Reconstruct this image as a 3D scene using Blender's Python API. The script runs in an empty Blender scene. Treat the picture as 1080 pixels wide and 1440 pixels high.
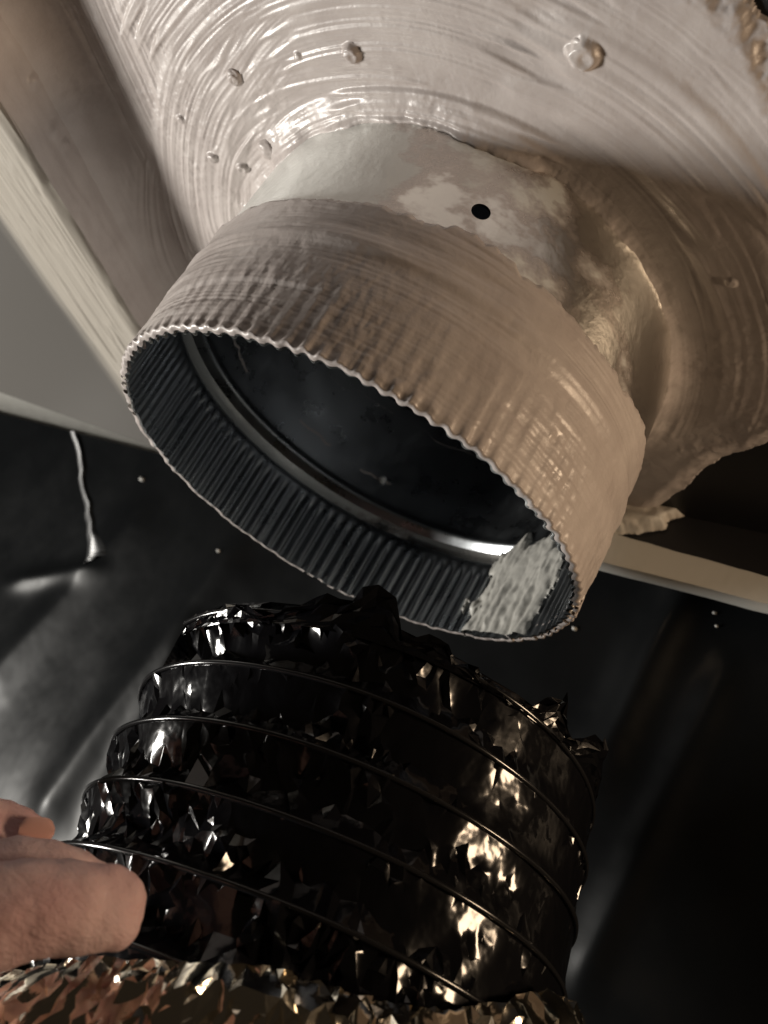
import bpy, bmesh, math
import numpy as np
from mathutils import Vector, Matrix

# All layout below is in units of the collar radius R (world: Z up, the plenum's underside is level).
R = 0.076
rng = np.random.default_rng(11)
sc = bpy.context.scene
COL = sc.collection

# ------------------------------------------------------------------ camera
CAM = np.array([0.159, -3.097, -1.234])
RIGHT = np.array([0.87163, -0.19212, 0.451]); UP = np.array([-0.49016, -0.34163, 0.802]); FWD = np.array([0.0, 0.91999, 0.392])
FPX = 1160.0
cam_d = bpy.data.cameras.new('camera'); cam = bpy.data.objects.new('camera', cam_d); COL.objects.link(cam)
rot = Matrix((RIGHT, UP, -FWD)).transposed()
cam.matrix_world = Matrix.Translation(Vector(CAM * R)) @ rot.to_4x4()
cam_d.sensor_fit = 'VERTICAL'; cam_d.sensor_height = 36.0; cam_d.sensor_width = 27.0
cam_d.lens = FPX / 1440 * 36.0
cam_d.clip_start = 0.005; cam_d.clip_end = 60
cam_d.dof.use_dof = True; cam_d.dof.focus_distance = 2.8 * R; cam_d.dof.aperture_fstop = 17.0
sc.camera = cam

# ------------------------------------------------------------------ world and lamps
w = bpy.data.worlds.new('World'); sc.world = w; w.use_nodes = True
w.node_tree.nodes['Background'].inputs[0].default_value = (1.0, 0.78, 0.56, 1)
w.node_tree.nodes['Background'].inputs[1].default_value = 0.015
def lamp(name, pos, target, size, power, col, shape='DISK'):
    d = bpy.data.lights.new(name, 'AREA'); d.shape = shape; d.size = size; d.energy = power; d.color = col
    o = bpy.data.objects.new(name, d); COL.objects.link(o)
    p, t = Vector(pos) * R, Vector(target) * R
    o.location = p; o.rotation_euler = (t - p).to_track_quat('-Z', 'Y').to_euler()
    return o
KEYPOS = (-9.2, 2.9, -6.5)
lamp('work_light', KEYPOS, (-0.6, 0.0, 0.5), 0.20, 11.0, (1.0, 0.96, 0.89))
lamp('warm_bulb', (4.9, -3.2, 0.80), (0.4, -0.3, 0.4), 0.10, 0.95, (1.0, 0.73, 0.48))
sc.view_settings.view_transform = 'Standard'; sc.view_settings.look = 'None'
sc.view_settings.exposure = 0.0; sc.view_settings.gamma = 1.0
sc.cycles.use_denoising = True; sc.cycles.max_bounces = 8; sc.cycles.sample_clamp_indirect = 4.0

# ------------------------------------------------------------------ helpers
def at(px, py, t):                      # point seen at a pixel of the photograph, t radii away along the view axis
    return CAM + t * (FWD + (px - 540) / FPX * RIGHT - (py - 720) / FPX * UP)
_lat = {}
def vnoise(x, y, seed=0):               # smooth 2-D value noise in 0..1
    if seed not in _lat: _lat[seed] = np.random.default_rng(1000 + seed).random((256, 256))
    L = _lat[seed]; x = np.asarray(x, float); y = np.asarray(y, float)
    xi = np.floor(x).astype(int); yi = np.floor(y).astype(int); fx = x - xi; fy = y - yi
    fx = fx * fx * (3 - 2 * fx); fy = fy * fy * (3 - 2 * fy)
    g = lambda i, j: L[i & 255, j & 255]
    return (g(xi, yi) * (1 - fx) + g(xi + 1, yi) * fx) * (1 - fy) + (g(xi, yi + 1) * (1 - fx) + g(xi + 1, yi + 1) * fx) * fy
def fbm(x, y, seed=0, o=4):
    s = 0; a = 0.5
    for k in range(o): s = s + a * vnoise(x * 2 ** k, y * 2 ** k, seed + k); a *= 0.5
    return s / (1 - 0.5 ** o)
def sst(a, b, x): t = np.clip((x - a) / (b - a), 0, 1); return t * t * (3 - 2 * t)
def link(name, me, mat, parent=None, smooth=True):
    if mat: me.materials.append(mat)
    me.polygons.foreach_set('use_smooth', np.full(len(me.polygons), bool(smooth)))
    o = bpy.data.objects.new(name, me); COL.objects.link(o)
    if parent: o.parent = parent
    return o
def mesh_np(verts, faces):
    me = bpy.data.meshes.new('m'); verts = np.ascontiguousarray(verts, np.float32); faces = np.ascontiguousarray(faces, np.int32)
    n, k = faces.shape
    me.vertices.add(len(verts)); me.vertices.foreach_set('co', (verts * R).ravel())
    me.loops.add(n * k); me.loops.foreach_set('vertex_index', faces.ravel())
    me.polygons.add(n); me.polygons.foreach_set('loop_start', np.arange(0, n * k, k, dtype=np.int32))
    me.polygons.foreach_set('loop_total', np.full(n, k, np.int32))
    me.update(calc_edges=True); return me
def grid_faces(nu, nv, wrap_v=False, keep=None):
    i, j = np.meshgrid(np.arange(nu - 1), np.arange(nv if wrap_v else nv - 1), indexing='ij')
    j2 = (j + 1) % nv
    f = np.stack([i * nv + j, i * nv + j2, (i + 1) * nv + j2, (i + 1) * nv + j], -1).reshape(-1, 4)
    return f if keep is None else f[keep.reshape(-1)]
def compact(v, f):
    u, inv = np.unique(f, return_inverse=True); return v[u], inv.reshape(f.shape)
def grid_obj(name, P, mat, parent=None, wrap_v=False, keep=None, flip=False, smooth=True):
    nu, nv = P.shape[:2]; f = grid_faces(nu, nv, wrap_v, keep); v = P.reshape(-1, 3)
    if flip: f = f[:, ::-1]
    v, f = compact(v, f)
    return link(name, mesh_np(v, f), mat, parent, smooth)
def empty(name, loc=(0, 0, 0)):
    o = bpy.data.objects.new(name, None); COL.objects.link(o); o.empty_display_size = 0.01; return o
def tag(o, label, cat, group=None, kind=None):
    o['label'] = label; o['category'] = cat
    if group: o['group'] = group
    if kind: o['kind'] = kind
    return o
def blob(name, c, rad, mat, parent=None, seed=0, amp=0.35, sub=3, sq=(1, 1, 1), freq=2.2):
    bm = bmesh.new(); bmesh.ops.create_icosphere(bm, subdivisions=sub, radius=1.0)
    for v in bm.verts:
        d = np.array(v.co); n = fbm(d[0] * freq + 7 + d[2] * 1.3, d[1] * freq + 9 - d[2] * 1.7, seed) - 0.5
        q = d * (1 + amp * 2 * n) * rad * np.array(sq) + np.array(c); v.co = Vector(q * R)
    me = bpy.data.meshes.new('m'); bm.to_mesh(me); bm.free(); return link(name, me, mat, parent)

# ------------------------------------------------------------------ materials
def crinkle(x, y, seed, n=5, f0=5.0):        # sharp-creased relief of crumpled film, 0..1
    g_ = np.random.default_rng(seed); o = 0; tot = 0
    for k in range(n):
        a = np.pi * ((.21 + k * .382) % 1) + g_.uniform(-.2, .2); f = f0 * 1.42 ** k; am = 1 / 1.30 ** k
        ph_ = (x * np.cos(a) + y * np.sin(a)) * f + .5 * vnoise(x * f * .35 + k * 9, y * f * .3, seed % 50 + k)
        o = o + am * np.abs((ph_ % 1) - .5) * 2; tot += am
    return o / tot
def mat(name, col, rough=0.5, metal=0.0, **kw):
    m = bpy.data.materials.new(name); m.use_nodes = True; b = m.node_tree.nodes['Principled BSDF']
    b.inputs['Base Color'].default_value = (*col, 1); b.inputs['Roughness'].default_value = rough; b.inputs['Metallic'].default_value = metal
    for k, v in kw.items(): b.inputs[k.replace('_', ' ')].default_value = v
    return m
def nd(m, t, **kw):
    n = m.node_tree.nodes.new(t)
    for k, v in kw.items(): setattr(n, k, v)
    return n
def lk(m, a, b): m.node_tree.links.new(a, b)
def bsdf(m): return m.node_tree.nodes['Principled BSDF']
def noise(m, scale, detail=4, stretch=None, rough=0.6):
    tc = nd(m, 'ShaderNodeTexCoord'); n = nd(m, 'ShaderNodeTexNoise'); n.inputs['Scale'].default_value = scale
    n.inputs['Detail'].default_value = detail; n.inputs['Roughness'].default_value = rough
    if stretch:
        mp = nd(m, 'ShaderNodeMapping'); mp.inputs['Scale'].default_value = stretch; lk(m, tc.outputs['Object'], mp.inputs[0]); lk(m, mp.outputs[0], n.inputs[0])
    else: lk(m, tc.outputs['Object'], n.inputs[0])
    return n
def ramp(m, src, stops):
    r = nd(m, 'ShaderNodeValToRGB'); e = r.color_ramp.elements
    while len(e) < len(stops): e.new(0.5)
    for i, (p, c) in enumerate(stops): e[i].position = p; e[i].color = (*c, 1) if len(c) == 3 else c
    lk(m, src, r.inputs[0]); return r
def bump(m, src, strength, dist=0.001):
    b = nd(m, 'ShaderNodeBump'); b.inputs['Strength'].default_value = strength; b.inputs['Distance'].default_value = dist
    lk(m, src, b.inputs['Height']); lk(m, b.outputs[0], bsdf(m).inputs['Normal']); return b

# duct sealant: wet beige-grey paste
SEAL = mat('sealant_paste', (0.40, 0.36, 0.31), 0.40, Coat_Weight=0.06, Coat_Roughness=0.15)
n = noise(SEAL, 60, 5); r = ramp(SEAL, n.outputs[0], [(0.3, (0.43, 0.38, 0.36)), (0.7, (0.53, 0.48, 0.455))]); lk(SEAL, r.outputs[0], bsdf(SEAL).inputs['Base Color'])
n2 = noise(SEAL, 900, 3); bump(SEAL, n2.outputs[0], 0.22, 0.0004)
n3 = noise(SEAL, 90, 3); r = ramp(SEAL, n3.outputs[0], [(0.35, (0.30,) * 3), (0.7, (0.52,) * 3)]); lk(SEAL, r.outputs[0], bsdf(SEAL).inputs['Roughness'])
# fresh white sealant lump
WSEAL = mat('pale_sealant', (0.38, 0.37, 0.34), 0.45)
n = noise(WSEAL, 120, 4); bump(WSEAL, n.outputs[0], 0.15, 0.0006)
# galvanised sheet, bare and blotched with a thin wipe of sealant
METAL = mat('galvanised_steel', (0.46, 0.48, 0.48), 0.36, 1.0, Anisotropic=0.75)
tg = nd(METAL, 'ShaderNodeTangent', direction_type='RADIAL', axis='Z'); lk(METAL, tg.outputs[0], bsdf(METAL).inputs['Tangent'])
n = noise(METAL, 120, 5, (1, 1, 0.5)); r = ramp(METAL, n.outputs[0], [(0.35, (0.24,) * 3), (0.7, (0.46,) * 3)]); lk(METAL, r.outputs[0], bsdf(METAL).inputs['Roughness'])
n2 = noise(METAL, 260, 4, (1, 1, 0.25)); bump(METAL, n2.outputs[0], 0.12, 0.0004)
SMEAR = mat('smeared_steel', (0.5, 0.5, 0.48), 0.24, 0.5, Anisotropic=0.75)
tg = nd(SMEAR, 'ShaderNodeTangent', direction_type='RADIAL', axis='Z'); lk(SMEAR, tg.outputs[0], bsdf(SMEAR).inputs['Tangent']); bsdf(SMEAR).inputs['Anisotropic Rotation'].default_value = 0.25
n = noise(SMEAR, 30, 5, (1, 1, 1.4), 0.6); n.inputs['Distortion'].default_value = 0.1
sp = nd(SMEAR, 'ShaderNodeSeparateXYZ'); tcx = nd(SMEAR, 'ShaderNodeTexCoord'); lk(SMEAR, tcx.outputs['Object'], sp.inputs[0])
# the wipe of paste is chalkier towards minus x, barer metal towards plus x
mx = nd(SMEAR, 'ShaderNodeMath', operation='MULTIPLY_ADD'); lk(SMEAR, sp.outputs[0], mx.inputs[0]); mx.inputs[1].default_value = -3.4; mx.inputs[2].default_value = 0.02
ad = nd(SMEAR, 'ShaderNodeMath', operation='ADD'); lk(SMEAR, n.outputs[0], ad.inputs[0]); lk(SMEAR, mx.outputs[0], ad.inputs[1])
r = ramp(SMEAR, ad.outputs[0], [(0.44, (1,) * 3), (0.56, (0.35,) * 3)]); lk(SMEAR, r.outputs[0], bsdf(SMEAR).inputs['Metallic'])
c = ramp(SMEAR, ad.outputs[0], [(0.42, (0.90, 0.88, 0.83)), (0.47, (0.60, 0.55, 0.51)), (0.52, (0.62, 0.58, 0.55)), (0.57, (0.78, 0.79, 0.76)), (0.85, (0.72, 0.73, 0.70))]); lk(SMEAR, c.outputs[0], bsdf(SMEAR).inputs['Base Color'])
n2 = noise(SMEAR, 300, 5); bump(SMEAR, n2.outputs[0], 0.35, 0.0006)
INNER = mat('dull_inner_steel', (0.38, 0.40, 0.42), 0.26, 1.0)
n = noise(INNER, 90, 5); r = ramp(INNER, n.outputs[0], [(0.3, (0.22,) * 3), (0.75, (0.42,) * 3)]); lk(INNER, r.outputs[0], bsdf(INNER).inputs['Roughness'])
DARK = mat('black_lining', (0.012, 0.012, 0.014), 0.45)
GREY = mat('grey_painted_board', (0.30, 0.285, 0.26), 0.5)
n = noise(GREY, 25, 4); r = ramp(GREY, n.outputs[0], [(0.3, (0.27, 0.255, 0.235)), (0.7, (0.33, 0.31, 0.285))]); lk(GREY, r.outputs[0], bsdf(GREY).inputs['Base Color'])
PALE = mat('pale_board_edge', (0.55, 0.54, 0.50), 0.55)
n = noise(PALE, 140, 5); bump(PALE, n.outputs[0], 0.3, 0.0006)
SHEET = mat('black_plastic_sheet', (0.004, 0.0045, 0.005), 0.34, Specular_IOR_Level=0.13)
n = noise(SHEET, 30, 5); r = ramp(SHEET, n.outputs[0], [(0.3, (0.30,) * 3), (0.75, (0.46,) * 3)]); lk(SHEET, r.outputs[0], bsdf(SHEET).inputs['Roughness'])
n2 = noise(SHEET, 70, 5); bump(SHEET, n2.outputs[0], 0.015, 0.002)
FILM = mat('black_film', (0.004, 0.004, 0.005), 0.13, Specular_IOR_Level=0.55)
n = noise(FILM, 150, 2); bump(FILM, n.outputs[0], 0.28, 0.001)

WIRE = mat('film_over_wire', (0.012, 0.012, 0.013), 0.16, Specular_IOR_Level=0.7)
FOIL = mat('crumpled_foil', (0.88, 0.80, 0.66), 0.13, 1.0)
n = noise(FOIL, 120, 4); bump(FOIL, n.outputs[0], 0.25, 0.001)
SKIN = mat('skin', (0.55, 0.30, 0.23), 0.5, Subsurface_Weight=0.12, Subsurface_Scale=0.003)
bsdf(SKIN).inputs['Subsurface Radius'].default_value = (1, 0.35, 0.2)
n = noise(SKIN, 55, 4); r = ramp(SKIN, n.outputs[0], [(0.3, (0.72, 0.43, 0.43)), (0.7, (0.82, 0.60, 0.59))]); lk(SKIN, r.outputs[0], bsdf(SKIN).inputs['Base Color'])
n2 = noise(SKIN, 260, 6, (1, 1, 2.2), .7); bump(SKIN, n2.outputs[0], 0.7, 0.0012)
NAIL = mat('nail', (0.66, 0.38, 0.33), 0.28)

# ------------------------------------------------------------------ brushed paste relief
def strokes(H, X, Y, items, seed0=0):
    """lay brush strokes (arcs) one over the other on a height map"""
    for k, (cx, cy, r0, a0, a1, wd, th, amp, fq) in enumerate(items):
        dx = X - cx; dy = Y - cy; rr = np.hypot(dx, dy); am = (a0 + a1) / 2
        an = (np.arctan2(dy, dx) - am + np.pi) % (2 * np.pi) - np.pi
        u = an * r0; half = abs(a1 - a0) / 2 * r0
        s = seed0 + k * 7
        wob = (vnoise(u * 1.2 + k * 3.1, rr * 0 + k, s % 97) - 0.5) * wd * 0.12
        v = rr - r0 + wob
        v = v + 0.005 * (vnoise(u * 5, v * 4 + k, (s + 5) % 97) - 0.5)
        sel = (np.abs(v) < wd * 0.75) & (np.abs(u) < half + 0.25)
        if not sel.any(): continue
        vv = v[sel]; uu = u[sel]
        br = np.abs(vnoise(vv * fq + 31 * k, uu * 0.9 + k, (s + 1) % 97) - 0.5) * 2 * 0.55 + vnoise(vv * fq * 2.3, uu * 1.3 + k, (s + 2) % 97) * 0.45
        br += 0.3 * vnoise(vv * fq * 4.1, uu * 5 + k, (s + 8) % 97)
        endn = (vnoise(vv * fq * 0.8 + k, vv * 0, (s + 3) % 97) - 0.5) * 0.22
        m = sst(0.5, 0.32, np.abs(vv) / wd) * sst(0.10, -0.10, np.abs(uu) - half - endn)
        edge = np.exp(-((np.abs(vv) / wd - 0.44) / 0.045) ** 2) * (0.4 + vnoise(uu * 9, vv * 2 + k, (s + 4) % 97))
        tail = np.exp(-((np.abs(uu) - half - endn + 0.03) / 0.03) ** 2) * (vnoise(vv * fq, uu * 8, (s + 6) % 97))
        h = th + amp * (br - 0.5) * 2 + amp * 0.9 * edge + amp * 0.9 * tail
        H[sel] = H[sel] * (1 - m) + h * m
    return H

Lz = 1.124            # height of the plenum's underside above the collar rim
hF = 0.40             # how far the frame stands below it
Fz = Lz - hF
I0 = np.array([-2.04, -0.24]); Id = np.array([0.56, 1.23]); Id = Id / np.linalg.norm(Id); Iq = np.array([-Id[1], Id[0]])   # rail's inner edge
CORNER = np.array([-0.92, 2.22])

# ------------------------------------------------------------------ plenum box
plen = empty('plenum_box')
tag(plen, 'underside of duct box smeared with brushed beige grey sealant around the round collar', 'duct box')
# bare dark panel with the round hole
xs = np.linspace(-3.6, 3.6, 181); ys = np.linspace(-3.2, 3.2, 161); X, Y = np.meshgrid(xs, ys, indexing='ij')
xc = (X[:-1, :-1] + X[1:, 1:]) / 2; yc = (Y[:-1, :-1] + Y[1:, 1:]) / 2
grid_obj('panel', np.stack([X, Y, np.full_like(X, Lz + 0.004)], -1), DARK, plen, keep=np.hypot(xc, yc) > 0.97, flip=True)
def box(name, lo, hi, m, parent, inward=False):
    bm = bmesh.new(); bmesh.ops.create_cube(bm, size=1)
    for v in bm.verts: v.co = Vector([(lo[i] if v.co[i] < 0 else hi[i]) * R for i in range(3)])
    me = bpy.data.meshes.new('m'); bm.to_mesh(me); bm.free(); return link(name, me, m, parent, False)
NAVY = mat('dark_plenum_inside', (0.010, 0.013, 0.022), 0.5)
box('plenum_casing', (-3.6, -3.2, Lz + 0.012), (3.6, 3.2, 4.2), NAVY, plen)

# sealant over the panel
st = 0.0050
xs = np.arange(-2.75, 1.95, st); ys = np.arange(-2.35, 1.75, st); X, Y = np.meshgrid(xs, ys, indexing='ij')
H = 0.046 + 0.014 * (fbm(X * 2.2, Y * 2.2, 3) - 0.5)
items = []; D = math.radians
iang = math.atan2(Id[1], Id[0])
g = np.random.default_rng(5)
for k in range(26):                       # straight strokes along the rail
    off = -0.05 - 0.62 * g.random(); along = g.uniform(-1.8, 1.5); ln = g.uniform(0.5, 1.4); rad = 14.0
    c0 = I0 + Id * along + Iq * (off); ctr = c0 - Iq * rad; a = math.atan2(Iq[1], Iq[0])
    items.append((ctr[0], ctr[1], rad, a - ln / 2 / rad, a + ln / 2 / rad, g.uniform(0.16, 0.3), 0.042, 0.0036, g.uniform(44, 64)))
for k in range(64):                       # strokes that follow the collar round
    am = D(g.uniform(95, 330)); r0 = g.uniform(1.12, 1.45 if math.cos(am) < -.72 else 2.25); ln = g.uniform(0.5, 1.3) / r0
    right = math.cos(am) > 0.15
    items.append((g.normal(0, 0.16), g.normal(0, 0.16), r0, am - ln / 2, am + ln / 2, g.uniform(0.2, 0.36), 0.046 + g.uniform(-.006, .008), 0.0017 if right else 0.0038, g.uniform(56, 86)))
# the thick patches that read singly in the photograph
for (r0, a0, a1, wd, th, am, fq) in [(1.62, 205, 262, .40, .052, .0050, 66), (1.30, 222, 262, .34, .054, .0048, 60), (1.42, 158, 208, .44, .054, .0050, 68),
        (1.20, 160, 196, .24, .058, .0055, 44), (1.36, 262, 296, .40, .058, .0045, 24), (1.66, 285, 322, .34, .050, .0035, 30), (1.28, 296, 345, .30, .056, .003, 26), (1.10, 232, 268, .14, .062, .005, 46)]:
    items.append((g.normal(0, .03), g.normal(0, .03), r0, D(a0), D(a1), wd, th, am, fq))
H = strokes(H, X, Y, items)
rr = np.hypot(X, Y); th = np.arctan2(Y, X)
bd = fbm(th * 3, th * 0, 41, 2); H += (0.022 + 0.05 * sst(.40, .72, bd)) * np.exp(-np.clip(rr - 1.0, 0, 9) / (0.022 + .03 * bd))         # bead of paste at the collar
H += 0.03 * np.exp(-np.clip(rr - 1.0, 0, 9) / 0.05) * (fbm(X * 14, Y * 14, 45) - 0.45)
H += 0.006 * (fbm(X * 30, Y * 30, 51) - 0.5) * (0.3 + 1.2 * sst(.5, .8, fbm(X * 3, Y * 3, 57)))
dq = -((X - I0[0]) * Iq[0] + (Y - I0[1]) * Iq[1])                                                      # distance from the rail's side
fr = 0.20; tq = np.clip(1 - dq / fr, 0, 1); H += fr * (1 - np.sqrt(np.clip(1 - tq ** 2, 0, 1)))
for (x, y, rad, hh) in [(-1.15, -.66, .030, .022), (-.70, -1.03, .034, .024), (.01, -1.44, .05, .03), (-1.24, -.19, .025, .018), (-1.10, -.22, .028, .02), (.82, -.97, .02, .010), (-.9, -.9, .015, .01), (-1.4, -.3, .018, .01)]:
    d = np.hypot(X - x, Y - y) / rad + 0.6 * (fbm(X * 26, Y * 26, 61) - 0.5)
    H += hh * (sst(1.15, 0.55, d) - 0.25 * sst(0.62, 0.2, np.hypot(X - x - rad * .35, Y - y) / rad))
# where the paste stops: ragged outline
wob = 0.10 * (fbm(X * 5, Y * 5, 71) - 0.5) + 0.05 * (fbm(X * 22, Y * 22, 75) - 0.5)
def side(p, q):                            # positive on the left of p -> q
    p, q = np.array(p), np.array(q); t = (q - p) / np.linalg.norm(q - p); return -(X - p[0]) * t[1] + (Y - p[1]) * t[0]
d1 = side((0.20, -1.80), (1.2, -1.25)) + 0.02
def to_panel(px, py):
    d = at(px, py, 1) - CAM; P_ = CAM + d * ((Lz - CAM[2]) / d[2]); return P_[:2]
def poly_sd(U, V, poly):
    d = np.full(U.shape, 9.0); ins = np.zeros(U.shape, bool)
    for a_, b_ in zip(poly, np.roll(poly, -1, 0)):
        e_ = b_ - a_; w0, w1 = U - a_[0], V - a_[1]; h_ = np.clip((w0 * e_[0] + w1 * e_[1]) / (e_ @ e_), 0, 1)
        d = np.minimum(d, np.hypot(w0 - e_[0] * h_, w1 - e_[1] * h_))
        c_ = (a_[1] > V) != (b_[1] > V)
        with np.errstate(all='ignore'): ins ^= c_ & (U < e_[0] * (V - a_[1]) / (e_[1] + 1e-12) + a_[0])
    return np.where(ins, d, -d)
outl = np.array([to_panel(*p) for p in [(1240, 560), (1080, 618), (1018, 640), (985, 662), (964, 686), (925, 715), (860, 760)]] + [(0.3, 1.65), (-2.8, 1.8), (-2.8, -2.4), (1.95, -2.4)])
d2 = poly_sd(X, Y, outl)
cov = np.minimum(np.minimum(d1 + wob, d2 + .3 * wob), dq + 0.16)
e = sst(0.0, 0.10, cov); H = H * (0.25 + 0.75 * e) + 0.008 * np.exp(-((cov - 0.05) / 0.04) ** 2) * vnoise(X * 18, Y * 18, 77)
H = np.where(cov < 0.004, -0.02, H)
cv = (cov[:-1, :-1] + cov[1:, 1:]) / 2; rc = (rr[:-1, :-1] + rr[1:, 1:]) / 2
grid_obj('sealant_coat', np.stack([X, Y, Lz - H], -1), SEAL, plen, keep=(cv > 0.0) & (rc > 0.985), flip=True)

# left rail: side wall and brushed underside
ps = np.arange(-2.6, 2.6, 0.010); zs = np.linspace(-0.02, hF - 0.004, 44); Pp, Zz = np.meshgrid(ps, zs, indexing='ij')
hh = 0.012 + 0.010 * (fbm(Pp * 3, Zz * 22, 81) - 0.5) + 0.010 * (fbm(Pp * 14, Zz * 14, 85) - .5) * sst(.45, .7, fbm(Pp * 1.7, Zz * 2, 88))
for (pp, zz, rad) in [(0.02, .20, .03), (.22, .24, .035), (.3, .22, .025)]:
    d = np.hypot(Pp - pp, Zz - zz) / rad + .8 * (fbm(Pp * 20, Zz * 20, 90) - .5); hh += 0.014 * sst(1.3, .1, d)
W = np.stack([I0[0] + Id[0] * Pp - Iq[0] * hh, I0[1] + Id[1] * Pp - Iq[1] * hh, Lz - Zz], -1)
rail = grid_obj('frame_side_wall', W, SEAL, plen)
ps = np.arange(-2.6, 2.75, 0.012); qs = np.arange(-0.016, 3.2, 0.010); Pp, Q = np.meshgrid(ps, qs, indexing='ij')
Hf = np.full_like(Pp, 0.021)
its = []
for k in range(34):
    q0 = 0.02 + 0.55 * g.random() ** 1.3; al = g.uniform(-2.2, 2.4); ln = g.uniform(.5, 1.6); rad = 20.
    its.append((al, q0 - rad, rad, math.pi / 2 - ln / 2 / rad, math.pi / 2 + ln / 2 / rad, g.uniform(.12, .24), .022, .0075, g.uniform(34, 52)))
Hf = strokes(Hf, Pp, Q, its, 300)
lim = 0.60 + 0.10 * (fbm(Pp * 1.2, Pp * 0, 95) - .5) + .12 * (fbm(Pp * .7 + 3, Q * 14, 97) - .5)
sf = sst(lim + .05, lim - .16, Q)
Hf = 0.004 + (Hf - 0.004) * sf
edge = np.clip((0.04 - Q) / 0.056, 0, 1); Zf = Fz - Hf + 0.03 * edge ** 2 + .006 * edge * (vnoise(Pp * 12, Q * 0, 99) - .5)
FX = I0[0] + Id[0] * Pp + Iq[0] * Q; FY = I0[1] + Id[1] * Pp + Iq[1] * Q
LD = np.array([1.0, -0.682]); LD = LD / np.linalg.norm(LD); LN = np.array([LD[1], -LD[0]])           # far edge of the frame
LN = -LN if LN[1] < 0 else LN
dfar = (FX - CORNER[0]) * LN[0] + (FY - CORNER[1]) * LN[1] + 0.012 * (vnoise(FX * 6, FY * 6, 102) - .5)
FMIX = mat('board_with_sealant', (0.4, 0.37, 0.33), 0.36)
vc = nd(FMIX, 'ShaderNodeAttribute', attribute_name='paste'); n = noise(FMIX, 40, 5)
mixn = nd(FMIX, 'ShaderNodeMix', data_type='RGBA'); lk(FMIX, vc.outputs['Fac'], mixn.inputs[0]); mixn.inputs[6].default_value = (0.115, 0.108, 0.10, 1); mixn.inputs[7].default_value = (0.42, 0.385, 0.335, 1)
lk(FMIX, mixn.outputs[2], bsdf(FMIX).inputs['Base Color']); n2 = noise(FMIX, 800, 3); bump(FMIX, n2.outputs[0], 0.12, 0.0004)
k2 = ((dfar[:-1, :-1] + dfar[1:, 1:]) / 2) < 0.0
Pfl = np.stack([FX, FY, Zf], -1)
fo = grid_obj('frame_board', Pfl, FMIX, plen, keep=k2, flip=False)
used = np.unique(grid_faces(*Pp.shape, keep=k2)); at_ = fo.data.attributes.new('paste', 'FLOAT', 'POINT'); at_.data.foreach_set('value', sf.ravel()[used].astype(np.float32))
# end face of the frame board (the edge the plastic hangs from)
t = np.linspace(-4.2, 0.02, 90); E0 = CORNER + np.outer(t, LD)
zz = np.array([Fz - 0.006, Fz + 0.02, Fz + 0.3]); off = np.array([-0.01, 0.012, 0.012])
Pe = np.stack([np.stack([E0[:, 0] + LN[0] * (o_ + .006 * vnoise(t * 9, t * 0, 105)), E0[:, 1] + LN[1] * o_, np.full(len(t), z_)], -1) for z_, o_ in zip(zz, off)], 1)
grid_obj('board_end', Pe, PALE, plen)
# far wall of the recess, black lined, with the pale lip below
t = np.linspace(0, 5.2, 200); E0 = CORNER + np.outer(t, LD)
zz = np.linspace(Fz - .0, Lz + .01, 12)
Pw = np.stack([np.stack([E0[:, 0] + .0 * t, E0[:, 1], np.full(len(t), z_)], -1) for z_ in zz], 1)
grid_obj('recess_wall', Pw, DARK, plen, flip=True)
bm = bmesh.new(); secs = []
for i, ti in enumerate(np.linspace(1.6, 5.2, 120)):
    p = CORNER + LD * ti; top = Fz + 0.205 - 0.05 * max(0, ti - 2.4) + .006 * (vnoise(ti * 14, 0, 110) - .5); d = .05 + .004 * (vnoise(ti * 1.5, 3, 111) - .5); bot = Fz - .012 + .006 * vnoise(ti * 10, 7, 112)
    q = p - LN * d; b2 = p + LN * 0.03
    secs.append([bm.verts.new(Vector((x[0] * R, x[1] * R, z * R))) for x, z in ((p, top), (q, top - .012), (q, bot + .01), (p, bot), (b2, bot), (b2, top))])
for s0, s1 in zip(secs, secs[1:]):
    for i in range(6): bm.faces.new((s0[i], s0[(i + 1) % 6], s1[(i + 1) % 6], s1[i]))
bmesh.ops.recalc_face_normals(bm, faces=bm.faces); me = bpy.data.meshes.new('m'); bm.to_mesh(me); bm.free()
link('pale_lip', me, PALE, plen, False)
# tongue of paste dragged from the panel down on to the lip
WALLD = float(CORNER @ LN) - 0.012
def to_wall(px, py):
    d = at(px, py, 1) - CAM; t = (WALLD - CAM[0] * LN[0] - CAM[1] * LN[1]) / (d[0] * LN[0] + d[1] * LN[1]); P = CAM + d * t
    return np.array([(P[0] - CORNER[0]) * LD[0] + (P[1] - CORNER[1]) * LD[1], P[2]])
poly = np.array([to_wall(*p) for p in [(800, 760), (800, 640), (905, 600), (1000, 560), (1080, 590), (1030, 640), (966, 682), (993, 700), (1013, 714), (1008, 722), (984, 720), (960, 726), (941, 732), (938, 745), (900, 750)]])
us = np.arange(poly[:, 0].min() - .1, poly[:, 0].max() + .1, .007); vs = np.arange(Fz, Lz + .005, .006); U, Vv = np.meshgrid(us, vs, indexing='ij')
sd = poly_sd(U, Vv, poly) + .03 * (fbm(U * 18, Vv * 18, 211) - .5)
hw = .062 * sst(-.002, .03, sd) * (.7 + .5 * fbm(U * 8, Vv * 8, 213)) + .012 * (fbm(U * 4, Vv * 40, 217) - .5) + .03 * sst(.12, .02, np.abs(Vv - Fz - .26)) * sst(0, .05, sd)
PB = WALLD - hw
WX = CORNER[0] + U * LD[0] + (PB - float(CORNER @ LN)) * LN[0]; WY = CORNER[1] + U * LD[1] + (PB - float(CORNER @ LN)) * LN[1]
TONG = mat('dried_pale_sealant', (0.50, 0.48, 0.44), 0.5)
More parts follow.
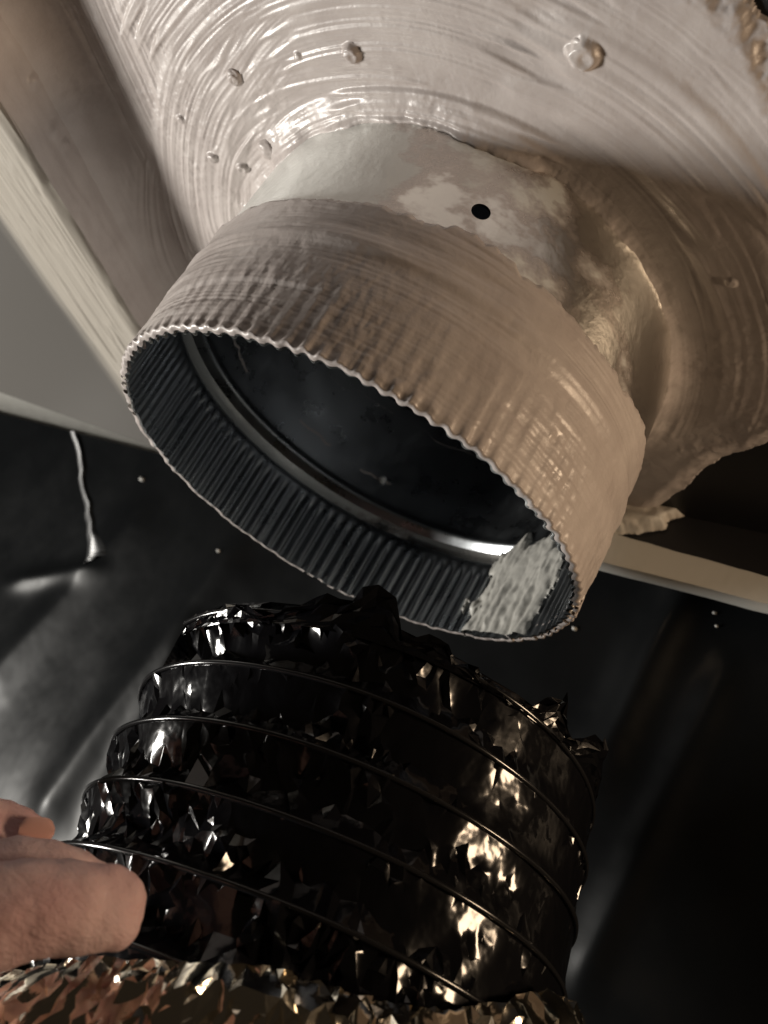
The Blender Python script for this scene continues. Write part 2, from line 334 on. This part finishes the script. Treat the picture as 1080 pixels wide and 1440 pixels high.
n = noise(TONG, 60, 5); r = ramp(TONG, n.outputs[0], [(0.35, (0.40, 0.36, 0.31)), (0.6, (0.56, 0.54, 0.50))]); lk(TONG, r.outputs[0], bsdf(TONG).inputs['Base Color'])
grid_obj('sealant_tongue', np.stack([WX, WY, Vv], -1), TONG, plen, keep=((sd[:-1, :-1] + sd[1:, 1:]) > 0), flip=True)
# paste-covered screw heads that stand out of the coat
for i, (x, y, rad) in enumerate([(-1.15, -.66, .026), (-.70, -1.03, .028), (.01, -1.44, .038), (-.985, -.40, .036)]):
    blob('screw_head', (x, y, Lz - .050), rad * 1.3, SEAL, plen, 20 + i, 0.22, 4, (1, 1, .62), 1.7)

# ------------------------------------------------------------------ collar
collar = empty('duct_collar')
tag(collar, 'round crimped metal duct collar with brushed sealant band and bare steel neck', 'duct collar')
NC = 104; NT = NC * 12
th = np.linspace(0, 2 * np.pi, NT, endpoint=False)
wave = np.sin(NC * th); wave = np.sign(wave) * np.abs(wave) ** 0.5
env = 0.55 + 0.8 * vnoise(th * 9, th * 0, 120)
def crimp(z): return 0.0088 * env * sst(0.385, 0.30, z) * (1 - 0.25 * sst(.12, 0, z))
ZB = 0.44                                  # roll bead
def rad_metal(z):
    return 1.0 + 0.010 * np.exp(-((z - ZB) / 0.035) ** 2) - 0.012 * sst(.33, .0, z)
zs = np.concatenate([np.linspace(0, .30, 10), np.linspace(.32, .56, 26), np.linspace(.58, .69, 6), np.linspace(.70, .83, 27), np.linspace(.85, 1.30, 22)])
Z, T = np.meshgrid(zs, th, indexing='ij')
HZ, HT = 0.765, math.radians(-92.7); HR = 0.033   # screw hole
dents = 0.010 * (fbm(T * 4, Z * 3, 125) - .5) * sst(.6, .75, Z)
rim_j = 0.010 * (vnoise(th * 30, th * 0, 127) - .5) + 0.002 * np.sin(NC * th)
def shell(r_off):
    inn = 0.0 if r_off == 0 else 1.0      # the rolled bead reads as a groove and a shoulder from inside
    rad = rad_metal(Z) + crimp(Z) * wave[None, :] + dents + r_off + inn * (.026 * np.exp(-((Z - ZB) / .032) ** 2) - .016 * np.exp(-((Z - .515) / .022) ** 2))
    Zj = Z + rim_j[None, :] * sst(.1, 0, Z)
    du = (T - HT + np.pi) % (2 * np.pi) - np.pi; dv = Z - HZ; d = np.hypot(du, dv)
    keep = None
    return np.stack([rad * np.cos(T), rad * np.sin(T), Zj], -1), d
def hole_keep(d):                          # quads that touch the drilled hole are dropped
    s = np.minimum.reduce([d[:-1], d[1:], np.roll(d, -1, 1)[:-1], np.roll(d, -1, 1)[1:]]); return s > HR * 0.62
def snap_hole(P, r_off):
    du = (T - HT + np.pi) % (2 * np.pi) - np.pi; dv = Z - HZ; d = np.hypot(du, dv)
    a = np.arctan2(dv, du); nd_ = np.where(d < HR * 2, HR + (d - HR * .62) * (HR * 2 - HR) / (HR * 2 - HR * .62), d); nd_ = np.where(d < HR * .62, HR, nd_)
    m = d < HR * 2; rem = np.pad(~hole_keep(d), ((0, 1), (0, 0))); tou = rem | np.roll(rem, 1, 1); tou = tou | np.roll(tou, 1, 0); nd_ = np.where(tou, HR, nd_)
    t2 = HT + nd_ * np.cos(a); z2 = HZ + nd_ * np.sin(a); rad = rad_metal(z2) + dents + r_off
    Q = np.stack([rad * np.cos(t2), rad * np.sin(t2), z2], -1); return np.where(m[..., None], Q, P)
Po, d = shell(0.0); keep = hole_keep(d)
grid_obj('metal_neck', snap_hole(Po, 0.0), SMEAR, collar, wrap_v=True, keep=keep, flip=False)
Pi, d = shell(-0.012)
grid_obj('inner_wall', snap_hole(Pi, -0.012), INNER, collar, wrap_v=True, keep=keep, flip=True)
rimP = np.stack([Po[0], (Po[0] + Pi[0]) / 2 - np.array([0, 0, .001]), Pi[0]], 0)
grid_obj('rim_edge', rimP, METAL, collar, wrap_v=True)
# brushed paste over the crimped outside
zs2 = np.concatenate([[-.001, -.0005], np.linspace(0.0, 0.80, 160)]); NT2 = NC * 12; Z2, T2 = np.meshgrid(zs2, th, indexing='ij')
Hc = np.full_like(Z2, 0.014); its = []
for k in range(70):
    zc = g.uniform(.02, .70); am = g.uniform(math.pi, 2 * math.pi + .4); ln = g.uniform(.4, 1.3)
    its.append((am - 0.0, zc - 12., 12., math.pi / 2 - ln / 24, math.pi / 2 + ln / 24, g.uniform(.10, .22), .018 + g.uniform(-.002, .004), .0017, g.uniform(40, 70)))
Hc = strokes(Hc, T2 % (2 * np.pi) + np.where(T2 < .5, 2 * np.pi, 0), Z2, its, 600)
Hc += 0.003 * (fbm(T2 * 26, Z2 * 26, 131) - .5) + .006 * (fbm(T2 * 40, Z2 * 18, 133) - .5) * sst(.5, .2, Z2) * (0.4 + sst(.4, .6, fbm(T2 * 3, Z2 * 3, 137)))
fol = .5 * sst(.06, .0, Z2) + .24 * sst(.40, .05, Z2) * (0.1 + 1.1 * vnoise(T2 * 8, Z2 * 5, 139))
rad = rad_metal(Z2) * 1.0 + crimp(Z2) * wave[None, :] * np.clip(fol, 0, 1) + 0.35 * crimp(Z2) + Hc
notch = sst(.66, .74, vnoise(th * 5.0, th * 0, 143)) * (wave < -.35) * (vnoise(th * 40, th * 0, 144) > .25)
lowe = -.02 + notch * (.045 + .03 * vnoise(th * 31, th * 0, 141))
hie = 0.655 + 0.12 * (fbm(th * 4, th * 0, 146) - .5) + .03 * (fbm(th * 26, th * 0, 149) - .5)
cvr = np.minimum((Z2 - lowe[None, :]) / .02, (hie[None, :] - Z2) / .03)
rad = rad_metal(Z2) + crimp(Z2) * wave[None, :] * (1 - np.clip(cvr, 0, 1)) + (rad - rad_metal(Z2)) * np.clip(cvr, 0, 1) - .012 * (cvr < 0.05)
Zr = Z2 + rim_j[None, :] * sst(.1, 0, Z2)
cc = np.minimum(np.minimum(cvr[:-1], cvr[1:]), np.roll(np.minimum(cvr[:-1], cvr[1:]), -1, 1))
rad[0] = rad[2] - .024; rad[1] = rad[2] - .012; Zr[0] = Zr[2] - .002; Zr[1] = Zr[2] - .004
grid_obj('sealant_band', np.stack([rad * np.cos(T2), rad * np.sin(T2), Zr], -1), SEAL, collar, wrap_v=True, keep=cc > -.6)
# lump of paste pushed inside over the crimps
ta = np.radians(np.linspace(8, 48, 120)); za = np.linspace(-.004, .62, 110); Zl, Tl = np.meshgrid(za, ta, indexing='ij')
tc = (np.degrees(Tl) - 26) / 13; cvl = 1 - np.hypot(np.clip(np.abs(tc) - .1, 0, 9), np.clip((Zl - .34) / .24, 0, 9)) + .9 * (fbm(Tl * 16, Zl * 7, 151) - .5) + .25 * (fbm(Tl * 70, Zl * 14, 153) - .5)
hl = (.016 + .05 * sst(.0, .8, cvl) * fbm(Tl * 12, Zl * 6, 155) + .004 * (vnoise(Tl * 60, Zl * 4, 157) - .5) * sst(.4, .1, Zl) + .010 * (fbm(Tl * 14, Zl * 12, 158) - .5) + .004 * np.sin(NC * Tl) * sst(.35, .2, Zl))
rl = 1 - .012 - .012 * sst(.33, 0, Zl) - np.where(cvl > .03, hl * sst(.0, .25, cvl) + .006, -.02)
grid_obj('sealant_lump', np.stack([rl * np.cos(Tl), rl * np.sin(Tl), Zl], -1), WSEAL, collar, keep=(cvl[:-1, :-1] > 0), flip=True)
blob('rivet', (.066, .975, .663), .022, mat('bright_rivet', (.8, .8, .78), .3, .2), collar, 5, .08, 3)

# ------------------------------------------------------------------ black plastic sheet
def fold(S, Wd, p, q, wd, h, sharp=1.0):
    p, q = np.array(p), np.array(q); t = q - p; ln = np.linalg.norm(t); t = t / ln
    u = (S - p[0]) * t[0] + (Wd - p[1]) * t[1]; v = -(S - p[0]) * t[1] + (Wd - p[1]) * t[0] + .05 * (vnoise(u * 2, v_zero(u), 161) - .5)
    m = sst(-.25, .15, u) * sst(ln + .25, ln - .15, u)
    return h * np.exp(-np.abs(v / wd) ** sharp) * m
def v_zero(u): return u * 0
SH0 = CORNER + LN * 0.45; SLO = 0.24
def to_sheet(px, py):                      # where a view ray meets the sheet: (along, down)
    d = at(px, py, 1) - CAM; t = ((SH0[0] - CAM[0]) * LN[0] + (SH0[1] - CAM[1]) * LN[1] + SLO * (.7 - CAM[2])) / (d[0] * LN[0] + d[1] * LN[1] + SLO * d[2]); P = CAM + d * t
    return ((P[0] - SH0[0]) * LD[0] + (P[1] - SH0[1]) * LD[1], -P[2])
_a, _b = np.array(to_sheet(100, 590)), np.array(to_sheet(130, 790))
ss = np.arange(-5.4, 5.4, .022); ww = np.arange(-1.9, 3.4, .022); S, Wd = np.meshgrid(ss, ww, indexing='ij')
Hs = .16 * (fbm(S * .5, Wd * .35, 163, 3) - .5)
for a_, b_, wd, hh in [((330, 780), (60, 1150), .20, .085), ((200, 720), (-20, 960), .18, .055), ((985, 790), (840, 1090), .13, .10), ((1010, 960), (820, 1380), .1, .05), ((260, 900), (140, 1150), .12, .05), ((132, 800), (20, 815), .08, .05)]:
    Hs += fold(S, Wd, to_sheet(*a_), to_sheet(*b_), wd, hh, 1.7)
# the sharp crease at the left: a ladder of small kinks turned towards the work light
_t = (_b - _a) / np.linalg.norm(_b - _a)
_o = np.array([SH0[0] + LD[0] * _a[0], SH0[1] + LD[1] * _a[0], -_a[1]]) + np.r_[LN, 0] * SLO * (_a[1] + .7)
_l = np.array(KEYPOS) - _o; _l /= np.linalg.norm(_l); _w = CAM - _o; _w /= np.linalg.norm(_w); _h = _l + _w
_g = np.array([_h[0] * LD[0] + _h[1] * LD[1], -_h[2]]) / -(_h[0] * LN[0] + _h[1] * LN[1])      # wanted slope of height (towards the room) is minus this
_g = -(_g - np.array([0.0, SLO]) * 1.0)
_gu, _gv = _g @ _t, -_g[0] * _t[1] + _g[1] * _t[0]
Hs += .006 * (fbm(S * 5, Wd * 5, 171) - .5)
slope = SLO * (Wd + .7)
off = slope - Hs
def sheet_h(a_, b_):                       # bilinear look-up of the sheet's relief
    x = np.clip((a_ - ss[0]) / .022, 0, len(ss) - 2.001); y = np.clip((b_ - ww[0]) / .022, 0, len(ww) - 2.001); i_ = x.astype(int); j_ = y.astype(int); fx, fy = x - i_, y - j_
    return (Hs[i_, j_] * (1 - fx) + Hs[i_ + 1, j_] * fx) * (1 - fy) + (Hs[i_, j_ + 1] * (1 - fx) + Hs[i_ + 1, j_ + 1] * fx) * fy
_ln = np.linalg.norm(_b - _a); _uu, _vv = np.meshgrid(np.arange(-.12, _ln + .04, .0028), np.arange(-.17, .121, .0045), indexing='ij')
_wob = .035 * (vnoise(_uu * 3, _uu * 0, 178) - .5) + .02 * (vnoise(_uu * 11, _uu * 0, 174) - .5); _vw = _vv + _wob
_s = _a[0] + _t[0] * _uu - _t[1] * _vv; _w2 = _a[1] + _t[1] * _uu + _t[0] * _vv
_per = .036; _ph = (_uu + .35 * _vw + .05 * vnoise(_uu * 5, _vw * 8, 179)) % _per; _saw = np.where(_ph < .8 * _per, _ph, (_per - _ph) * 4) - .4 * _per
_wl = .030 + .022 * vnoise(_uu * 4, _uu * 0, 173) + .10 * sst(.72 * _ln, _ln, _uu); _wr = .022 + .012 * sst(.5 * _ln, _ln, _uu)
_k = np.where(_vw < 0, -_vw / _wl, _vw / _wr); _cm = np.exp(-_k ** 4)
_hh = sheet_h(_s, _w2) + _cm * (.016 + _gu * _saw + _gv * np.clip(_vw, -.03, .03)) - .02 * (1 - np.exp(-(_k / 1.35) ** 4))
_of = SLO * (_w2 + .7) - _hh
sheet = grid_obj('plastic_sheet', np.stack([SH0[0] + LD[0] * S + LN[0] * off, SH0[1] + LD[1] * S + LN[1] * off, -Wd], -1), SHEET)
tag(sheet, 'black plastic sheet hanging in soft creases behind the collar and flexible duct', 'plastic sheet')
grid_obj('crease', np.stack([SH0[0] + LD[0] * _s + LN[0] * _of, SH0[1] + LD[1] * _s + LN[1] * _of, -_w2], -1), mat('crease_glint_plastic', (0.02, 0.021, 0.022), 0.34, Specular_IOR_Level=0.45), sheet)  # paler and glossier than the sheet: extra glint put into the crease's material
def sheet_point(px, py):
    s, d_ = to_sheet(px, py); i = min(np.searchsorted(ss, s), len(ss) - 1); j = min(np.searchsorted(ww, d_), len(ww) - 1)
    o = off[i, j] - .012; return np.array([SH0[0] + LD[0] * s + LN[0] * o, SH0[1] + LD[1] * s + LN[1] * o, -d_])
CRUMB = mat('sealant_crumb', (.5, .49, .46), .6)
for i, (px, py, rd) in enumerate([(198, 673, .035), (925, 800, .018), (1000, 832, .02), (1045, 832, .03), (1062, 835, .016), (1005, 866, .018), (1008, 884, .014), (312, 780, .02), (808, 885, .02)]):
    o = blob('sealant_crumb', (0, 0, 0), rd * .5, CRUMB, None, 200 + i, 1.0, 2, (1.3, .6, 1.0)); o.location = Vector(sheet_point(px, py) * R)
    tag(o, 'tiny white sealant crumb stuck to the black plastic sheet', 'crumb', 'crumbs stuck to the black plastic')

# ------------------------------------------------------------------ flexible duct
duct = empty('flexible_duct')
tag(duct, 'crinkled black film flexible duct with spiral wire, held below the open collar', 'flexible duct')
AX = np.array([-0.099, 0.26, 0.96]); AX /= np.linalg.norm(AX)
DU = np.cross([0, 0, 1.0], AX); DU /= np.linalg.norm(DU); DV = np.cross(AX, DU)
C0 = np.array([0.583, 0.417, -0.734]); PIT = 0.216; RD = 0.93
def dcentre(s): s = np.asarray(s, float); return C0 - s[..., None] * AX
def dpoint(s, t, r):
    r = r * RD; return dcentre(s) + (r * np.cos(t))[..., None] * DU + (r * np.sin(t))[..., None] * DV
turns = 7
from mathutils.geometry import delaunay_2d_cdt
def facets(pts, scale):                    # irregular triangles over scattered points
    r_ = delaunay_2d_cdt([Vector((p[0] * scale[0], p[1] * scale[1])) for p in pts], [], [], 0, 1e-6)
    co_ = np.array([tuple(v) for v in r_[0]]) / np.array(scale); return co_, np.array([f for f in r_[2] if len(f) == 3])
def scatter(lo0, hi0, lo1, hi1, d0, d1, drop, gen):
    a_, b_ = np.meshgrid(np.arange(lo0, hi0, d0), np.arange(lo1 + d1 * .5, hi1 - d1 * .3, d1), indexing='ij')
    a_ = a_ + gen.uniform(-.48, .48, a_.shape) * d0; b_ = np.clip(b_ + gen.uniform(-.45, .45, b_.shape) * d1, lo1 + .12 * d1, hi1 - .12 * d1)
    k_ = gen.random(a_.shape) > drop * (.4 + 1.2 * vnoise(a_ * 2.2, b_ * 9, 188)); return np.stack([a_[k_], b_[k_]], -1)
gf = np.random.default_rng(23)
TW = turns * 2 * np.pi; dT = 2 * np.pi / 190
edge_t = np.arange(0, TW + .5 * dT, dT)
pts = np.concatenate([scatter(.02, TW - .02, 0, 1, .021, .098, .55, gf), np.stack([edge_t, edge_t * 0], -1), np.stack([edge_t, edge_t * 0 + 1], -1)])
co_, tri = facets(pts, (1.0, PIT * .8))
TT_, PF = co_[:, 0], co_[:, 1]; T = TT_ % (2 * np.pi); S = PIT * (TT_ / (2 * np.pi) - .25 + PF)
onw = (PF < .002) | (PF > .998); slack = sst(1.5, .5, np.abs((T - .2 + np.pi) % (2 * np.pi) - np.pi))
sag = np.where(onw, 0, np.where(PF < .68, PF / .68, (1 - PF) / .32))
act = .25 + .95 * sst(.35, .65, vnoise(T * 4, S * 9, 187)); cr2 = gf.uniform(-1, 1, T.shape)
rad = 1.0 - sag * (.012 + .064 * slack) + np.where(onw, 0, 1) * (cr2 * (.0085 + .006 * slack) + .07 * (.35 + slack) * (crinkle(T, S * 1.2, 181, 2, 3.2) - .5) * .55) * act
film = link('film', mesh_np(dpoint(S, T, rad), tri), FILM, duct, smooth=True); film.data.set_sharp_from_angle(angle=math.radians(24))
# ragged lip of film above the first coil
e0 = edge_t[edge_t < 2 * np.pi + .01]
pts = np.concatenate([scatter(.02, 6.26, -.30, 0, .05, .10, .3, gf), np.stack([e0, e0 * 0], -1)]); co_, tri = facets(pts, (1.0, PIT))
TT_, PF = co_[:, 0], co_[:, 1]; S = PIT * (TT_ / (2 * np.pi) - .25 + PF)
film2 = link('film_lip', mesh_np(dpoint(S, TT_, 1.0 + np.where(PF > -.001, 0, gf.uniform(-.02, .012, PF.shape)) + .10 * PF), tri), FILM, duct, smooth=False)
def tube(name, pts, r, m, parent, ns=8, closed=False):
    pts = np.asarray(pts); tg = np.gradient(pts, axis=0); tg /= np.linalg.norm(tg, axis=1)[:, None]
    ref = np.array([0.31, 0.2, 0.93]); n1 = np.cross(tg, ref); n1 /= np.linalg.norm(n1, axis=1)[:, None]; n2 = np.cross(tg, n1)
    a = np.linspace(0, 2 * np.pi, ns, endpoint=False); rr_ = np.broadcast_to(np.asarray(r, float), (len(pts),))
    V = pts[:, None, :] + rr_[:, None, None] * (np.cos(a)[None, :, None] * n1[:, None, :] + np.sin(a)[None, :, None] * n2[:, None, :])
    return grid_obj(name, V, m, parent, wrap_v=True)
tt = np.linspace(0, (turns) * 2 * np.pi, 2400); sw = PIT * tt / (2 * np.pi) - PIT * .25
tube('spiral_wire', dpoint(sw, tt, 1.004 + .004 * np.sin(tt * 5.3)), .0095, WIRE, duct)
# torn film tabs at the open end
for i, (t0, t1, ta, sa, lift) in enumerate([(.42, 1.06, .96, -.175, .05), (.05, .55, .40, -.05, .03), (1.50, 1.85, 1.70, -.13, .05), (1.72, 2.25, 1.97, -.12, .08), (1.0, 1.5, 1.12, -.06, .03)]):
    g2 = np.random.default_rng(40 + i); a_, b_ = np.meshgrid(np.linspace(0, 1, 15), np.linspace(0, 1, 8), indexing='ij')
    tt_ = t0 + (t1 - t0) * a_; apex = (ta - t0) / (t1 - t0); prof = np.clip(np.where(a_ < apex, a_ / apex, (1 - a_) / (1 - apex)), 0, 1) ** 1.2
    s_ = .012 + b_ * (sa - .012) * prof; P_ = dpoint(s_, tt_ , 1.006 + lift * b_ * prof) + g2.normal(0, .010, a_.shape + (3,)) * b_[..., None]
    grid_obj('torn_flap', P_, FILM, duct, smooth=False)

# ------------------------------------------------------------------ foil sleeve at the bottom
FR = 1.02
et = np.arange(0, 2 * np.pi + .001, 2 * np.pi / 340)
pts = np.concatenate([scatter(.01, 6.27, 0, 1.0, .0145, .028, .36, gf), np.stack([et, et * 0], -1), np.stack([et, et * 0 + 1], -1)])
co_, tri = facets(pts, (1.0, .75)); T, PF = co_[:, 0], co_[:, 1]
rimT = np.interp((T - .19) % (2 * np.pi), [0, .23, .39, .58, .8, 1.03, 1.3, 1.44, 1.69, 1.96, 2.6, 4.5, 5.6, 6.284], [1.17, 1.13, 1.09, 1.06, 1.01, .98, .93, .87, .75, .72, .74, .95, 1.15, 1.17])
S = rimT + PF + .03 * (fbm(np.cos(T) * 4 + 5, np.sin(T) * 4 + 5, 191) - .5) + np.where(PF < .002, .005 * gf.uniform(-1, 1, T.shape), 0)
per_ = (T < .02) | (T > 6.26)
rad = FR + np.where(per_, 0, 0.0115 * gf.uniform(-1, 1, T.shape) + .08 * (crinkle(T, S * .8, 193, 3, 3.0) - .5)) + .05 * (fbm(np.cos(T) * 3 + 9, np.sin(T) * 3 + S * 3, 193, 2) - .5) - .045 * sst(.06, 0, PF)
P = C0 - S[:, None] * AX + (rad * np.cos(T))[:, None] * DU + (rad * np.sin(T))[:, None] * DV
fs = link('foil_sleeve', mesh_np(P, tri), FOIL, None, smooth=True); fs.data.set_sharp_from_angle(angle=math.radians(30))
tag(fs, 'crumpled gold toned foil sleeve around the foot of the black duct', 'foil sleeve')

# ------------------------------------------------------------------ hand
hand = empty('person')
tag(hand, 'bare hand gripping the side of the black flexible duct', 'hand')
def chain(bm_pts, specs):
    pass
V = []; Ed = []; Rd = []
def add(p, r, parent=None):
    V.append(Vector(p * R)); Rd.append(r * R); i = len(V) - 1
    if parent is not None: Ed.append((parent, i))
    return i
wr = add(at(-560, 1560, 1.75), .36)
fo2 = add(at(-900, 1800, 1.7), .42, wr)
palm = add(at(-330, 1400, 1.86), .34, wr); palm2 = add(at(-210, 1330, 2.0), .24, palm)
# thumb (lower, large)
t1 = add(at(-190, 1360, 1.83), .17, palm); t2 = add(at(-40, 1290, 1.86), .135, t1); t3 = add(at(70, 1275, 1.92), .118, t2); t4 = add(at(150, 1280, 1.98), .108, t3); t5 = add(at(185, 1285, 2.02), .085, t4); t6 = add(at(200, 1287, 2.03), .04, t5)
# middle finger knuckle just over the thumb
m1 = add(at(-130, 1260, 2.05), .13, palm2); m2 = add(at(0, 1225, 2.08), .105, m1); m3 = add(at(90, 1235, 2.10), .092, m2); m4 = add(at(135, 1248, 2.12), .07, m3); m5 = add(at(152, 1252, 2.13), .035, m4)
# index finger (upper), tip resting on the duct
i1 = add(at(-190, 1190, 2.1), .135, palm2); i2 = add(at(-70, 1165, 2.16), .105, i1); i3 = add(at(12, 1172, 2.22), .085, i2); i4 = add(at(52, 1174, 2.25), .066, i3); i5 = add(at(66, 1175, 2.26), .035, i4)
# ring and little finger, further back round the duct
r1 = add(at(-260, 1150, 2.25), .12, palm2); r2 = add(at(-150, 1080, 2.5), .10, r1); r3 = add(at(-70, 1090, 2.7), .085, r2); r4 = add(at(-30, 1110, 2.8), .06, r3)
l1 = add(at(-340, 1130, 2.3), .10, palm2); l2 = add(at(-270, 1050, 2.6), .085, l1); l3 = add(at(-180, 1050, 2.8), .07, l2)
me = bpy.data.meshes.new('hand'); me.from_pydata([tuple(v) for v in V], Ed, []); ho = link('hand_skin', me, SKIN, hand, False)
sk = ho.modifiers.new('skin', 'SKIN'); sk.use_smooth_shade = True; sk.branch_smoothing = 0.4
for i, v in enumerate(me.skin_vertices[0].data): v.radius = (Rd[i], Rd[i]); v.use_root = (i == 0)
su = ho.modifiers.new('sub', 'SUBSURF'); su.levels = 3; su.render_levels = 3
tx = bpy.data.textures.new('skin_folds', 'CLOUDS'); tx.noise_scale = .006
dm = ho.modifiers.new('folds', 'DISPLACE'); dm.texture = tx; dm.strength = .0022
def nail(c, ax, nrm, ln, wd):
    ax = ax / np.linalg.norm(ax); nrm = nrm - ax * (nrm @ ax); nrm /= np.linalg.norm(nrm); sd = np.cross(ax, nrm)
    u, v = np.meshgrid(np.linspace(-1, 1, 11), np.linspace(-1, 1, 11), indexing='ij')
    w_ = wd * np.sqrt(np.clip(1 - .93 * np.clip(u, 0, 1) ** 3 - .8 * np.clip(-u, 0, 1) ** 4, 0, 1))
    return c + ln * u[..., None] * ax + (w_ * v)[..., None] * sd + (-.30 * wd * v ** 2 - .06 * ln * u ** 2)[..., None] * nrm
dirv = at(60, 1172, 2.25) - at(0, 1170, 2.21)
grid_obj('fingernail', nail(at(52, 1168, 2.158), dirv, -FWD + .45 * UP, .044, .034), NAIL, hand)
